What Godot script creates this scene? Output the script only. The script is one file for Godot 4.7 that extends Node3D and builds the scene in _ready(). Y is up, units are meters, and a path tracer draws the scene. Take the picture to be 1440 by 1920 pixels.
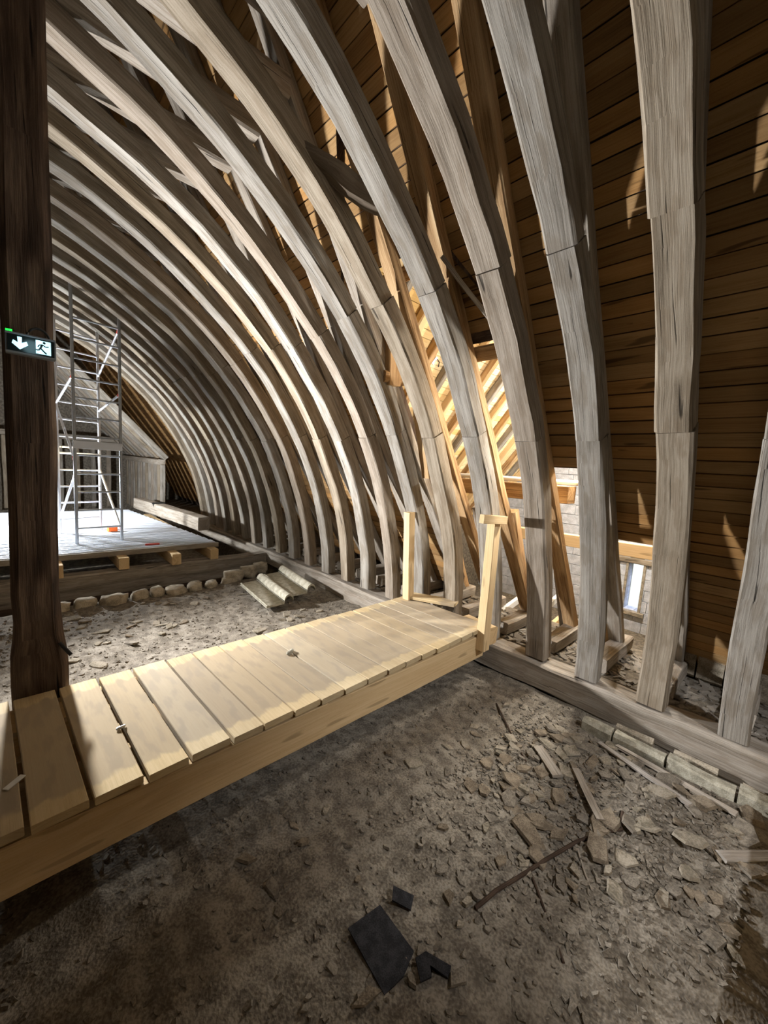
extends Node3D
# Roof space of an old nave: arched oak ribs, plank walkway, rubble on the vault backs, opening into a side roof.
# Metres, camera at the origin, nave axis along -z, right-hand roof slope at +x.

const CX := 0.145            # centre line of the nave
const AC := Vector2(-1.4, -2.35)   # centre of the right-hand arch
const AR := 5.41             # inner radius of the arch
const PITCH := 0.9948        # 57 degrees
const B0 := Vector2(5.045, -1.8)   # foot of the boarding, right slope
const GY := -2.24            # rubble level
const TT := 1.327            # tangent of the side roof pitch (53 degrees)
const RZ := -2.95            # ridge of the side roof
const RY := 2.7
const RIBZ := [-0.08, -0.62, -1.18, -1.69, -2.27, -2.83, -3.36, -3.91, -4.49, -5.01, -5.56, -6.16, -6.75, -7.3, -7.86, -8.4, -9.0, -9.5, -10.1, -10.6, -11.2, -11.8]
const NTH := ["first", "second", "third", "fourth", "fifth", "sixth", "seventh", "eighth", "ninth", "tenth", "eleventh", "twelfth", "thirteenth", "fourteenth", "fifteenth", "sixteenth", "seventeenth", "eighteenth", "nineteenth", "twentieth", "twenty-first", "twenty-second"]

var rng := RandomNumberGenerator.new()
var wn := FastNoiseLite.new()
var gn := FastNoiseLite.new()
var used := {}
var org := Vector3.ZERO
var M := {}

# ------------------------------------------------------------------ naming
func numbered(key: String, n: String) -> String:
	var k := key + "/" + n
	if not used.has(k):
		used[k] = 0
		return n
	used[k] += 1
	return "%s_%03d" % [n, used[k]]

func tag(o: Node, label: String, category: String, group := "") -> Node:
	o.set_meta("label", label)
	o.set_meta("category", category)
	if group != "":
		o.set_meta("group", group)
	return o

func thing(called: String, label: String, category: String, at := Vector3.ZERO, group := "") -> Node3D:
	var o := Node3D.new()
	o.name = numbered("", called)
	add_child(o, true)
	o.position = at
	org = at
	tag(o, label, category, group)
	return o

func part(called: String, mesh: Mesh, mat: Material, parent: Node) -> MeshInstance3D:
	var m := MeshInstance3D.new()
	m.mesh = mesh
	m.material_override = mat
	m.name = numbered("" if parent == self else str(parent.get_instance_id()), called)
	m.cast_shadow = GeometryInstance3D.SHADOW_CASTING_SETTING_ON
	parent.add_child(m, true)
	return m

func single(called: String, mesh: Mesh, mat: Material, at: Vector3, label: String, category: String, group := "") -> MeshInstance3D:
	var m := part(called, mesh, mat, self)
	m.position = at
	tag(m, label, category, group)
	return m

func struct(called: String, label: String, at := Vector3.ZERO) -> Node3D:
	var o := Node3D.new()
	o.name = numbered("", called)
	add_child(o, true)
	o.position = at
	org = at
	o.set_meta("kind", "structure")
	o.set_meta("label", label)
	return o

# ------------------------------------------------------------------ meshes
func quad(st: SurfaceTool, p: Array, uv: Array, outward: Vector3, sg: int) -> void:
	var n: Vector3 = (p[0] - p[2]).cross(p[0] - p[1])
	var ids := [0, 1, 2, 0, 2, 3]
	if n.dot(outward) < 0.0:
		ids = [0, 2, 1, 0, 3, 2]
	for i in ids:
		st.set_smooth_group(sg)
		st.set_uv(uv[i])
		st.add_vertex(p[i] - org)

func tri(st: SurfaceTool, a: Vector3, b: Vector3, c: Vector3, outward: Vector3, ua := Vector2.ZERO, ub := Vector2.ZERO, uc := Vector2.ZERO, sg := 0) -> void:
	var n: Vector3 = (a - c).cross(a - b)
	var pp := [a, b, c]
	var uu := [ua, ub, uc]
	var ids := [0, 1, 2]
	if n.dot(outward) < 0.0:
		ids = [0, 2, 1]
	for i in ids:
		st.set_smooth_group(sg)
		st.set_uv(uu[i])
		st.add_vertex(pp[i] - org)

func new_st() -> SurfaceTool:
	var st := SurfaceTool.new()
	st.begin(Mesh.PRIMITIVE_TRIANGLES)
	return st

func done(st: SurfaceTool) -> ArrayMesh:
	st.generate_normals()
	st.generate_tangents()
	return st.commit()

# A timber swept along a path: chamfered rectangle, w along the side axis, h across it, with the waver of hewn wood.
func sweep(st: SurfaceTool, path: Array, side: Vector3, w: float, h: float, o := {}) -> void:
	var ch: float = o.get("ch", 0.012)
	var wob: float = o.get("wob", 0.0)
	var taper: float = o.get("taper", 1.0)
	var sd: float = o.get("seed", rng.randf() * 500.0)
	var uo := Vector2(rng.randf(), o.get("v0", rng.randf()))
	var rings := []
	var cents := []
	var vv := []
	var acc := 0.0
	for i in path.size():
		var t: Vector3
		if i == 0: t = path[1] - path[0]
		elif i == path.size() - 1: t = path[i] - path[i - 1]
		else: t = path[i + 1] - path[i - 1]
		t = t.normalized()
		var s := (side - t * side.dot(t)).normalized()
		var u := s.cross(t).normalized()
		if i > 0: acc += path[i].distance_to(path[i - 1])
		var k := acc * 1.3
		var f := lerpf(1.0, taper, float(i) / (path.size() - 1))
		if o.has("prof"): f = o.prof[i]
		var ww := 0.5 * w * f * (1.0 + wob * 4.0 * wn.get_noise_2d(k * 40.0, sd))
		var hh := 0.5 * h * f * (1.0 + wob * 4.0 * wn.get_noise_2d(k * 40.0, sd + 77.0))
		var c: Vector3 = path[i] + s * wob * 0.6 * wn.get_noise_2d(k * 25.0, sd + 150.0) + u * wob * 0.5 * wn.get_noise_2d(k * 25.0, sd + 220.0)
		var c2 := minf(ch * (1.0 + wob * 16.0 * absf(wn.get_noise_2d(k * 60.0, sd + 300.0))), minf(ww, hh) * 0.7)
		var pts := [Vector2(-ww + c2, -hh), Vector2(ww - c2, -hh), Vector2(ww, -hh + c2), Vector2(ww, hh - c2), Vector2(ww - c2, hh), Vector2(-ww + c2, hh), Vector2(-ww, hh - c2), Vector2(-ww, -hh + c2)]
		var ring := []
		for q in 8:
			var jit := 0.0
			if wob > 0.0: jit = wob * 0.45 * wn.get_noise_2d(k * 35.0, sd + 400.0 + q * 31.0)
			ring.append(c + s * (pts[q].x + jit) + u * (pts[q].y + jit))
		rings.append(ring)
		cents.append(c)
		vv.append(acc)
	for i in path.size() - 1:
		var mid: Vector3 = (cents[i] + cents[i + 1]) * 0.5
		var pu := 0.0
		for q in 8:
			var q2 := (q + 1) % 8
			var wd: float = rings[i][q].distance_to(rings[i][q2])
			var pp := [rings[i][q], rings[i][q2], rings[i + 1][q2], rings[i + 1][q]]
			var base := uo + Vector2(float(q) * 0.137, 0)
			var uv := [base + Vector2(0, vv[i] / 2.0), base + Vector2(wd / 0.5, vv[i] / 2.0), base + Vector2(wd / 0.5, vv[i + 1] / 2.0), base + Vector2(0, vv[i + 1] / 2.0)]
			quad(st, pp, uv, (pp[0] + pp[1] + pp[2] + pp[3]) * 0.25 - mid, q + 1)
			pu += wd
	for e in [0, path.size() - 1]:
		var outd: Vector3 = (cents[0] - cents[1]) if e == 0 else (cents[e] - cents[e - 1])
		for q in 8:
			var q2 := (q + 1) % 8
			tri(st, cents[e], rings[e][q], rings[e][q2], outd, uo, uo + Vector2(0.08, 0.01) * float(q % 3), uo + Vector2(0.08, 0.02), 20)

func beam(path: Array, side: Vector3, w: float, h: float, o := {}) -> ArrayMesh:
	var st := new_st()
	sweep(st, path, side, w, h, o)
	return done(st)

func split(a: Vector3, b: Vector3, n: int) -> Array:
	var r := []
	for i in n + 1: r.append(a.lerp(b, float(i) / n))
	return r

func tube(st: SurfaceTool, path: Array, r: float, n := 8) -> void:
	var rings := []
	for i in path.size():
		var t: Vector3 = (path[min(i + 1, path.size() - 1)] - path[max(i - 1, 0)]).normalized()
		var s := t.cross(Vector3.UP if absf(t.y) < 0.9 else Vector3.RIGHT).normalized()
		var u := s.cross(t)
		var ring := []
		for k in n:
			var a := TAU * k / n
			ring.append(path[i] + (s * cos(a) + u * sin(a)) * r)
		rings.append(ring)
	for i in path.size() - 1:
		for k in n:
			var k2 := (k + 1) % n
			var pp := [rings[i][k], rings[i][k2], rings[i + 1][k2], rings[i + 1][k]]
			quad(st, pp, [Vector2(0, 0), Vector2(0.1, 0), Vector2(0.1, 0.3), Vector2(0, 0.3)], (pp[0] + pp[1]) * 0.5 - path[i], 1)
	for e in [0, path.size() - 1]:
		var d: Vector3 = (path[0] - path[1]) if e == 0 else (path[e] - path[e - 1])
		for k in n: tri(st, path[e], rings[e][k], rings[e][(k + 1) % n], d, Vector2.ZERO, Vector2.ZERO, Vector2.ZERO, 9)

func tube_mesh(path: Array, r: float, n := 8) -> ArrayMesh:
	var st := new_st()
	tube(st, path, r, n)
	return done(st)

# polygon (in the plane of two axes) pulled out along an axis
func prism(st: SurfaceTool, pts: Array, pull: Vector3) -> void:
	var c := Vector3.ZERO
	for p in pts: c += p
	c /= pts.size()
	for i in pts.size():
		var a: Vector3 = pts[i]
		var b: Vector3 = pts[(i + 1) % pts.size()]
		quad(st, [a, b, b + pull, a + pull], [Vector2(0, 0), Vector2(a.distance_to(b), 0), Vector2(a.distance_to(b), pull.length()), Vector2(0, pull.length())], (a + b) * 0.5 - c, 0xFFFFFFFF if false else i + 3)
		tri(st, c, a, b, -pull, Vector2(c.x, c.z), Vector2(a.x, a.z), Vector2(b.x, b.z), 1)
		tri(st, c + pull, a + pull, b + pull, pull, Vector2(c.x, c.z), Vector2(a.x, a.z), Vector2(b.x, b.z), 2)

func prism_mesh(pts: Array, pull: Vector3) -> ArrayMesh:
	var st := new_st()
	prism(st, pts, pull)
	return done(st)

# flat broken piece of stone, local coordinates, resting on y = 0
func shard(st: SurfaceTool, at: Vector3, r: float, t: float, turn: float, tilt: Vector3, elong := 1.0, n := 6) -> void:
	var bs := Basis.from_euler(tilt) * Basis(Vector3.UP, turn)
	var lo := []
	var hi := []
	for k in n:
		var a := TAU * (k + rng.randf_range(-0.3, 0.3)) / n
		var rr := r * rng.randf_range(0.65, 1.15)
		var p := Vector3(cos(a) * rr * elong, 0, sin(a) * rr)
		lo.append(at + bs * (p * 1.04))
		hi.append(at + bs * (p * 0.93 + Vector3(0, t * rng.randf_range(0.8, 1.15), 0)))
	var ct := at + bs * Vector3(0, t, 0)
	for k in n:
		var k2 := (k + 1) % n
		quad(st, [lo[k], lo[k2], hi[k2], hi[k]], [Vector2.ZERO, Vector2(0.1, 0), Vector2(0.1, 0.1), Vector2(0, 0.1)], (lo[k] + lo[k2]) * 0.5 - at, k + 2)
		tri(st, ct, hi[k], hi[k2], bs * Vector3.UP, Vector2(0.5, 0.5), Vector2(hi[k].x, hi[k].z) * 3.0, Vector2(hi[k2].x, hi[k2].z) * 3.0, 1)

# rounded lump of stone
func lump(st: SurfaceTool, at: Vector3, size: Vector3, sd: float, turn := 0.0) -> void:
	var bs := Basis(Vector3.UP, turn)
	var nu := 10
	var nv := 7
	var g := []
	for j in nv + 1:
		var row := []
		for i in nu:
			var a := TAU * i / nu
			var b := PI * j / nv - PI / 2
			var d := Vector3(cos(a) * cos(b), sin(b), sin(a) * cos(b))
			var q := Vector3(signf(d.x) * pow(absf(d.x), 0.6), signf(d.y) * pow(absf(d.y), 0.6), signf(d.z) * pow(absf(d.z), 0.6))
			var f := 0.86 + 0.5 * wn.get_noise_3d(d.x * 28 + sd, d.y * 28, d.z * 28 + sd * 0.7)
			row.append(at + bs * (q * size * 0.5 * f))
		g.append(row)
	for j in nv:
		for i in nu:
			var i2 := (i + 1) % nu
			var pp := [g[j][i], g[j][i2], g[j + 1][i2], g[j + 1][i]]
			quad(st, pp, [Vector2.ZERO, Vector2(0.1, 0), Vector2(0.1, 0.1), Vector2(0, 0.1)], (pp[0] + pp[2] + pp[1] + pp[3]) * 0.25 - at, 1)

# ------------------------------------------------------------------ materials
func seam(sd: int, w: int, h: int, fr: float, oct := 3, type := FastNoiseLite.TYPE_SIMPLEX_SMOOTH, fractal := FastNoiseLite.FRACTAL_FBM) -> PackedByteArray:
	var n := FastNoiseLite.new()
	n.seed = sd
	n.noise_type = type
	n.frequency = fr
	n.fractal_type = fractal
	n.fractal_octaves = oct
	var im := n.get_seamless_image(w, h)
	im.convert(Image.FORMAT_L8)
	if w == 512 and h == 512: return im.get_data()
	# stretch a 3 x 3 repeat and keep the middle, so that the joint stays seamless
	var big := Image.create_empty(w * 3, h * 3, false, Image.FORMAT_L8)
	for a in 3:
		for b in 3: big.blit_rect(im, Rect2i(0, 0, w, h), Vector2i(a * w, b * h))
	big.resize(1536, 1536, Image.INTERPOLATE_BILINEAR)
	return big.get_region(Rect2i(512, 512, 512, 512)).get_data()

# boards and timbers: grain runs along v
func wood(key: String, sd: int, dark: Color, mid: Color, light: Color, p := {}) -> void:
	var streak := seam(sd, 512, 12, 0.06, 4)
	var fine := seam(sd + 1, 512, 48, 0.25, 3)
	var blotch := seam(sd + 2, 256, 128, 0.012, 4)
	var dirt := seam(sd + 3, 256, 256, 0.02, 5)
	var crack := seam(sd + 4, 256, 20, 0.02, 2, FastNoiseLite.TYPE_SIMPLEX_SMOOTH, FastNoiseLite.FRACTAL_RIDGED)
	var knot := seam(sd + 5, 128, 64, 0.045, 1)
	var ka: float = p.get("crack", 0.0)
	var kd: float = p.get("dirt", 0.0)
	var kb: float = p.get("blotch", 0.5)
	var kk: float = p.get("knot", 0.0)
	var dc: Color = p.get("dirtc", Color(0.3, 0.28, 0.25))
	var kc: float = p.get("contrast", 1.0)
	var hr := RandomNumberGenerator.new()
	hr.seed = sd
	var al := PackedByteArray()
	al.resize(512 * 512 * 3)
	var hg := PackedByteArray()
	hg.resize(512 * 512)
	for i in 512 * 512:
		var v := (streak[i] * 0.5 + fine[i] * 0.5) / 255.0
		var t := clampf((v - 0.5) * kc + 0.5 + hr.randf_range(-0.09, 0.09) + kb * (blotch[i] / 255.0 - 0.5), 0.0, 1.0)
		var c: Color = dark.lerp(mid, t * 2.0) if t < 0.5 else mid.lerp(light, t * 2.0 - 1.0)
		var hh := v
		if ka > 0.0:
			var cr := smoothstep(0.90, 0.96, crack[i] / 255.0) * ka
			c = c.lerp(dark * 0.35, cr)
			hh -= cr * 0.8
		if kk > 0.0:
			var kn := smoothstep(0.86, 0.93, knot[i] / 255.0) * kk
			c = c.lerp(dark * 0.7, kn)
		if kd > 0.0:
			var dd := smoothstep(0.45, 0.75, dirt[i] / 255.0) * kd
			if p.has("walked"):
				var vv := float(i / 512) / 512.0 + 0.05 * (dirt[i] / 255.0 - 0.5)
				dd = (smoothstep(0.055, 0.075, vv) - smoothstep(0.545, 0.565, vv)) * (0.72 + 0.28 * dd / kd)
			c = c.lerp(dc, dd)
		al[i * 3] = int(clampf(c.r, 0, 1) * 255)
		al[i * 3 + 1] = int(clampf(c.g, 0, 1) * 255)
		al[i * 3 + 2] = int(clampf(c.b, 0, 1) * 255)
		hg[i] = int(clampf(hh, 0, 1) * 255)
	var im := Image.create_from_data(512, 512, false, Image.FORMAT_RGB8, al)
	im.generate_mipmaps()
	var hi := Image.create_from_data(512, 512, false, Image.FORMAT_L8, hg)
	hi.convert(Image.FORMAT_RGB8)
	hi.bump_map_to_normal_map(p.get("bump", 3.0))
	hi.generate_mipmaps()
	var m := StandardMaterial3D.new()
	m.albedo_texture = ImageTexture.create_from_image(im)
	m.normal_enabled = true
	m.normal_texture = ImageTexture.create_from_image(hi)
	m.normal_scale = p.get("nscale", 0.8)
	m.roughness = 0.9
	m.metallic_specular = 0.25
	M[key] = m

func tinted(key: String, base: String, c: Color) -> void:
	var m: StandardMaterial3D = M[base].duplicate()
	m.albedo_color = c
	M[key] = m

# earth, stone, mortar: no direction, triplanar
func gritty(key: String, sd: int, dark: Color, mid: Color, light: Color, size: float, spots := 0.4, bump := 4.0, rough := 0.95) -> void:
	var a := seam(sd, 512, 512, 0.012, 5)
	var b := seam(sd + 1, 512, 512, 0.09, 3)
	var c3 := seam(sd + 2, 512, 512, 0.06, 1, FastNoiseLite.TYPE_CELLULAR)
	var al := PackedByteArray()
	al.resize(512 * 512 * 3)
	var hg := PackedByteArray()
	hg.resize(512 * 512)
	for i in 512 * 512:
		var t := clampf((a[i] / 255.0 - 0.5) * 1.5 + (b[i] / 255.0 - 0.5) * 1.3 + 0.5, 0.0, 1.0)
		var c: Color = dark.lerp(mid, t * 2.0) if t < 0.5 else mid.lerp(light, t * 2.0 - 1.0)
		var s := smoothstep(0.55, 0.9, 1.0 - c3[i] / 255.0) * spots
		c = c.lerp(light, s)
		al[i * 3] = int(clampf(c.r, 0, 1) * 255)
		al[i * 3 + 1] = int(clampf(c.g, 0, 1) * 255)
		al[i * 3 + 2] = int(clampf(c.b, 0, 1) * 255)
		hg[i] = int(clampf(b[i] / 255.0 * 0.6 + s * 0.6, 0, 1) * 255)
	var im := Image.create_from_data(512, 512, false, Image.FORMAT_RGB8, al)
	im.generate_mipmaps()
	var hi := Image.create_from_data(512, 512, false, Image.FORMAT_L8, hg)
	hi.convert(Image.FORMAT_RGB8)
	hi.bump_map_to_normal_map(bump)
	hi.generate_mipmaps()
	var m := StandardMaterial3D.new()
	m.albedo_texture = ImageTexture.create_from_image(im)
	m.normal_enabled = true
	m.normal_texture = ImageTexture.create_from_image(hi)
	m.normal_scale = 1.0
	m.roughness = rough
	m.metallic_specular = 0.2
	m.uv1_triplanar = true
	m.uv1_world_triplanar = true
	m.uv1_scale = Vector3.ONE / size
	M[key] = m

func plain(key: String, c: Color, rough := 0.6, metal := 0.0, glow := 0.0) -> void:
	var m := StandardMaterial3D.new()
	m.albedo_color = c
	m.roughness = rough
	m.metallic = metal
	if glow > 0.0:
		m.emission_enabled = true
		m.emission = c
		m.emission_energy_multiplier = glow
	M[key] = m

func make_materials() -> void:
	wood("oak", 11, Color(0.42, 0.395, 0.36), Color(0.61, 0.585, 0.55), Color(0.71, 0.69, 0.655), {"crack": 0.9, "dirt": 0.35, "blotch": 0.55, "bump": 3.5, "nscale": 0.55, "dirtc": Color(0.47, 0.42, 0.36)})
	wood("oak_b", 41, Color(0.39, 0.355, 0.31), Color(0.58, 0.545, 0.495), Color(0.68, 0.65, 0.605), {"crack": 0.9, "dirt": 0.4, "blotch": 0.6, "bump": 3.5, "nscale": 0.55, "dirtc": Color(0.48, 0.43, 0.37)})
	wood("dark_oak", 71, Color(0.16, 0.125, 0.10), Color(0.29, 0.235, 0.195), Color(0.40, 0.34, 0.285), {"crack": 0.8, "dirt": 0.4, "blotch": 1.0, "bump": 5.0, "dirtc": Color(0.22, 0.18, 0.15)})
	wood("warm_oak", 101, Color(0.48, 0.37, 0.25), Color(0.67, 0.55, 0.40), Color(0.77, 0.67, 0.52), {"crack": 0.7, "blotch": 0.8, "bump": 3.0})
	wood("board", 131, Color(0.54, 0.42, 0.27), Color(0.65, 0.52, 0.35), Color(0.71, 0.585, 0.41), {"blotch": 0.6, "knot": 0.8, "bump": 1.5, "contrast": 0.9})
	wood("pale_board", 161, Color(0.80, 0.71, 0.53), Color(0.88, 0.805, 0.645), Color(0.92, 0.86, 0.72), {"blotch": 0.5, "knot": 0.5, "bump": 1.5, "contrast": 0.9})
	wood("pine", 191, Color(0.72, 0.60, 0.43), Color(0.82, 0.71, 0.54), Color(0.87, 0.78, 0.62), {"blotch": 0.35, "knot": 0.4, "bump": 1.0, "nscale": 0.4, "contrast": 0.8})
	wood("plank", 221, Color(0.70, 0.62, 0.49), Color(0.79, 0.72, 0.58), Color(0.84, 0.775, 0.65), {"blotch": 0.35, "knot": 0.3, "dirt": 0.75, "walked": true, "dirtc": Color(0.65, 0.60, 0.52), "bump": 1.0, "nscale": 0.4, "contrast": 0.8})
	for i in 4:
		tinted("oak_%d" % i, "oak" if i % 2 == 0 else "oak_b", [Color(0.93, 0.93, 0.92), Color(0.94, 0.92, 0.88), Color(0.88, 0.88, 0.87), Color(0.94, 0.925, 0.91)][i])
	for i in 5:
		tinted("board_%d" % i, "board", [Color(1, 1, 1), Color(0.9, 0.87, 0.84), Color(1.0, 0.95, 0.88), Color(0.84, 0.82, 0.8), Color(0.96, 0.96, 0.97)][i])
		tinted("pale_%d" % i, "pale_board", [Color(1, 1, 1), Color(0.97, 0.92, 0.84), Color(1.0, 0.97, 0.92), Color(0.93, 0.86, 0.72), Color(1.0, 0.98, 0.98)][i])
	for i in 4:
		tinted("plank_%d" % i, "plank", [Color(1, 1, 1), Color(0.97, 0.95, 0.92), Color(1.0, 0.98, 0.94), Color(0.94, 0.93, 0.92)][i])
	gritty("earth", 301, Color(0.33, 0.305, 0.27), Color(0.44, 0.41, 0.365), Color(0.54, 0.51, 0.46), 0.9, 0.25, 3.0)
	gritty("stone", 331, Color(0.47, 0.44, 0.38), Color(0.60, 0.56, 0.49), Color(0.69, 0.65, 0.58), 0.7, 0.2, 3.0)
	gritty("dull_stone", 361, Color(0.34, 0.315, 0.28), Color(0.44, 0.41, 0.365), Color(0.52, 0.49, 0.44), 0.6, 0.2, 3.0)
	gritty("grey_block", 391, Color(0.66, 0.67, 0.69), Color(0.73, 0.74, 0.76), Color(0.79, 0.80, 0.82), 1.1, 0.1, 1.0)
	gritty("cement", 421, Color(0.52, 0.50, 0.44), Color(0.62, 0.60, 0.53), Color(0.70, 0.68, 0.62), 0.5, 0.1, 1.5)
	gritty("slate", 451, Color(0.13, 0.13, 0.14), Color(0.17, 0.17, 0.18), Color(0.21, 0.21, 0.22), 0.4, 0.1, 1.0, 0.7)
	tinted("rough_bark", "oak_b", Color(0.70, 0.67, 0.64))
	tinted("shard_0", "dull_stone", Color(1.0, 0.97, 0.93))
	tinted("shard_1", "dull_stone", Color(1.0, 1.0, 1.0))
	tinted("shard_2", "stone", Color(0.86, 0.86, 0.86))
	plain("alloy_shaded", Color(0.62, 0.64, 0.66), 0.45, 0.6)  # near scaffold frame only: same aluminium with its shade put into the colour
	plain("alloy", Color(0.80, 0.81, 0.83), 0.4, 0.5)
	plain("zinc", Color(0.82, 0.84, 0.87), 0.5, 0.1)
	plain("red", Color(0.75, 0.22, 0.15), 0.6)
	plain("orange", Color(0.95, 0.42, 0.10), 0.6)
	plain("white", Color(0.84, 0.84, 0.82), 0.5)
	plain("black", Color(0.03, 0.03, 0.035), 0.6)
	plain("case", Color(0.42, 0.44, 0.46), 0.5)
	plain("panel", Color(0.02, 0.06, 0.06), 0.3)
	plain("sign_glow", Color(0.75, 0.95, 1.0), 0.4, 0.0, 1.2)
	plain("led_green", Color(0.1, 1.0, 0.25), 0.4, 0.0, 2.5)
	plain("bulb", Color(1.0, 0.93, 0.82), 0.4, 0.0, 6.0)

# ------------------------------------------------------------------ geometry of the roof
func mx(x: float, s: float) -> float:
	return x if s > 0.0 else 2.0 * CX - x

func slope_pt(y: float, off := 0.0) -> Vector2:      # a point of the right-hand boarding at height y, off = towards the inside
	var x := B0.x - (y - B0.y) / tan(PITCH)
	return Vector2(x - sin(PITCH) * off, y - cos(PITCH) * off)

func ground(x: float, z: float) -> float:
	var y := GY + 0.035 * gn.get_noise_2d(x * 1.0, z * 1.0) * 2.0 + 0.02 * wn.get_noise_2d(x * 55.0, z * 55.0) + 0.008 * wn.get_noise_2d(x * 260.0, z * 260.0)
	y += 0.07 * exp(-pow((x - 3.1) / 0.45, 2.0)) * smoothstep(-1.6, -0.7, z)
	return y

func _ready() -> void:
	rng.seed = 20240
	wn.seed = 5
	wn.frequency = 0.02
	wn.fractal_octaves = 3
	gn.seed = 8
	gn.frequency = 0.6
	setup_view()
	make_materials()
	build_shell()
	build_frames()
	build_side_roof()
	build_floor()
	build_walkway()
	build_standing_walkway()
	build_post()
	build_far_end()
	build_scaffold()
	build_opening()
	build_litter()
	build_lamps()

func setup_view() -> void:
	var cam := Camera3D.new()
	cam.name = "camera"
	cam.fov = rad_to_deg(2.0 * atan(960.0 / 730.0))
	cam.keep_aspect = Camera3D.KEEP_HEIGHT
	cam.near = 0.02
	cam.far = 200.0
	cam.transform = Transform3D(Basis(Vector3(0.72427, 0.06486, 0.68646), Vector3(0.03363, 0.99143, -0.12916), Vector3(-0.68896, 0.11663, 0.71588)).orthonormalized(), Vector3.ZERO)
	add_child(cam)
	cam.current = true
	var sky_mat := ProceduralSkyMaterial.new()
	sky_mat.sky_top_color = Color(0.62, 0.74, 0.95)
	sky_mat.sky_horizon_color = Color(0.86, 0.91, 1.0)
	sky_mat.ground_horizon_color = Color(0.80, 0.84, 0.88)
	sky_mat.ground_bottom_color = Color(0.45, 0.46, 0.45)
	sky_mat.energy_multiplier = 6.0
	var sky := Sky.new()
	sky.sky_material = sky_mat
	var env := Environment.new()
	env.background_mode = Environment.BG_SKY
	env.sky = sky
	env.tonemap_mode = Environment.TONE_MAPPER_LINEAR
	env.tonemap_exposure = 1.0
	env.sdfgi_enabled = true
	env.ssao_enabled = true
	env.ssil_enabled = true
	var we := WorldEnvironment.new()
	we.name = "environment"
	we.environment = env
	add_child(we)

# one lamp: cable, shade and bulb, with its light inside the bulb
func lamp(at: Vector3, top: float, energy: float, label: String, col := Color(1.0, 0.94, 0.84)) -> void:
	var t := thing("work_lamp", label, "lamp", at)
	var d := signf(top - at.y)
	if d < 0.0:
		for k in 3:
			var a := TAU * k / 3.0 + 0.5
			part("stand_leg", tube_mesh([at - Vector3(0, 0.55, 0), Vector3(at.x + 0.14 * cos(a), top, at.z + 0.3 * sin(a))], 0.01, 6), M.black, t)
		part("pole", tube_mesh([at - Vector3(0, 0.65, 0), at - Vector3(0, 0.16, 0)], 0.012, 8), M.black, t)
	else:
		part("cable", tube_mesh([Vector3(at.x, top, at.z), at + Vector3(0, 0.16, 0)], 0.006, 6), M.black, t)
	part("socket", tube_mesh([at + Vector3(0, 0.17 * d, 0), at + Vector3(0, 0.075 * d, 0)], 0.022, 10), M.black, t)
	var sm := SphereMesh.new()
	sm.radius = 0.07
	sm.height = 0.14
	sm.radial_segments = 20
	sm.rings = 10
	part("bulb", sm, M.bulb, t)
	var l := OmniLight3D.new()
	l.name = "light"
	l.light_color = col
	l.light_energy = energy
	l.light_size = 0.07
	l.omni_range = 60.0
	l.omni_attenuation = 2.0
	l.shadow_enabled = true
	t.add_child(l)

func build_lamps() -> void:
	floodlight(Vector3(0.15, -0.42, -6.35), Vector3(2.6, 0.3, -1.6), 78.0, 70.0, Vector3(0.15, GY, -6.35), "floodlight on a short stand behind the king post, turned to the near ribs")
	floodlight(Vector3(2.4, 1.75, 1.9), Vector3(3.4, GY, -1.5), 33.0, 14.0, Vector3(2.3, 2.0, 2.05), "floodlight clamped to a rafter behind the viewer and turned to the floor")
	lamp(Vector3(0.25, -0.75, -10.4), -1.76, 24.0, "work lamp on a short stand on the metal deck behind the king post", Color(0.96, 0.98, 1.0))
	lamp(Vector3(4.32, 0.56, -1.52), 0.74, 5.0, "bare work lamp hung behind the boards right of the roof opening", Color(1.0, 0.985, 0.96))
	lamp(Vector3(7.2, 0.75, -1.8), 1.15, 14.0, "bare work lamp hung deep in the side roof", Color(1.0, 0.985, 0.96))

func floodlight(at: Vector3, target: Vector3, angle: float, energy: float, foot: Vector3, label: String) -> void:
	var aim := (target - at).normalized()
	var f := thing("floodlight", label, "lamp", at)
	part("housing", tube_mesh([at - aim * 0.12, at - aim * 0.02], 0.09, 20), M.black, f)
	part("lens", tube_mesh([at - aim * 0.02, at - aim * 0.008], 0.08, 20), M.bulb, f)
	part("arm", tube_mesh([at - aim * 0.1, foot], 0.012, 8), M.black, f)
	var l := SpotLight3D.new()
	l.name = "light"
	l.light_color = Color(0.99, 0.99, 1.0)
	l.light_energy = energy
	l.light_size = 0.08
	l.spot_angle = angle
	l.spot_angle_attenuation = 1.0
	l.spot_range = 60.0
	l.spot_attenuation = 2.0
	l.shadow_enabled = true
	l.transform = Transform3D(Basis.looking_at(aim), aim * 0.02)
	f.add_child(l)

# ------------------------------------------------------------------ boarding and walls
func open_near(y: float) -> float:
	if y < -0.58: return -0.71
	if y < 0.08: return -1.27
	if y < 1.16: return -1.78
	return -2.36

func board_on_slope(y: float, za: float, zb: float, th := 0.02, wd := 0.107) -> Array:
	var c := slope_pt(y + 0.0475, -th * 0.5)
	return [Vector3(c.x, c.y, za), Vector3(c.x, c.y, zb)]

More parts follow.
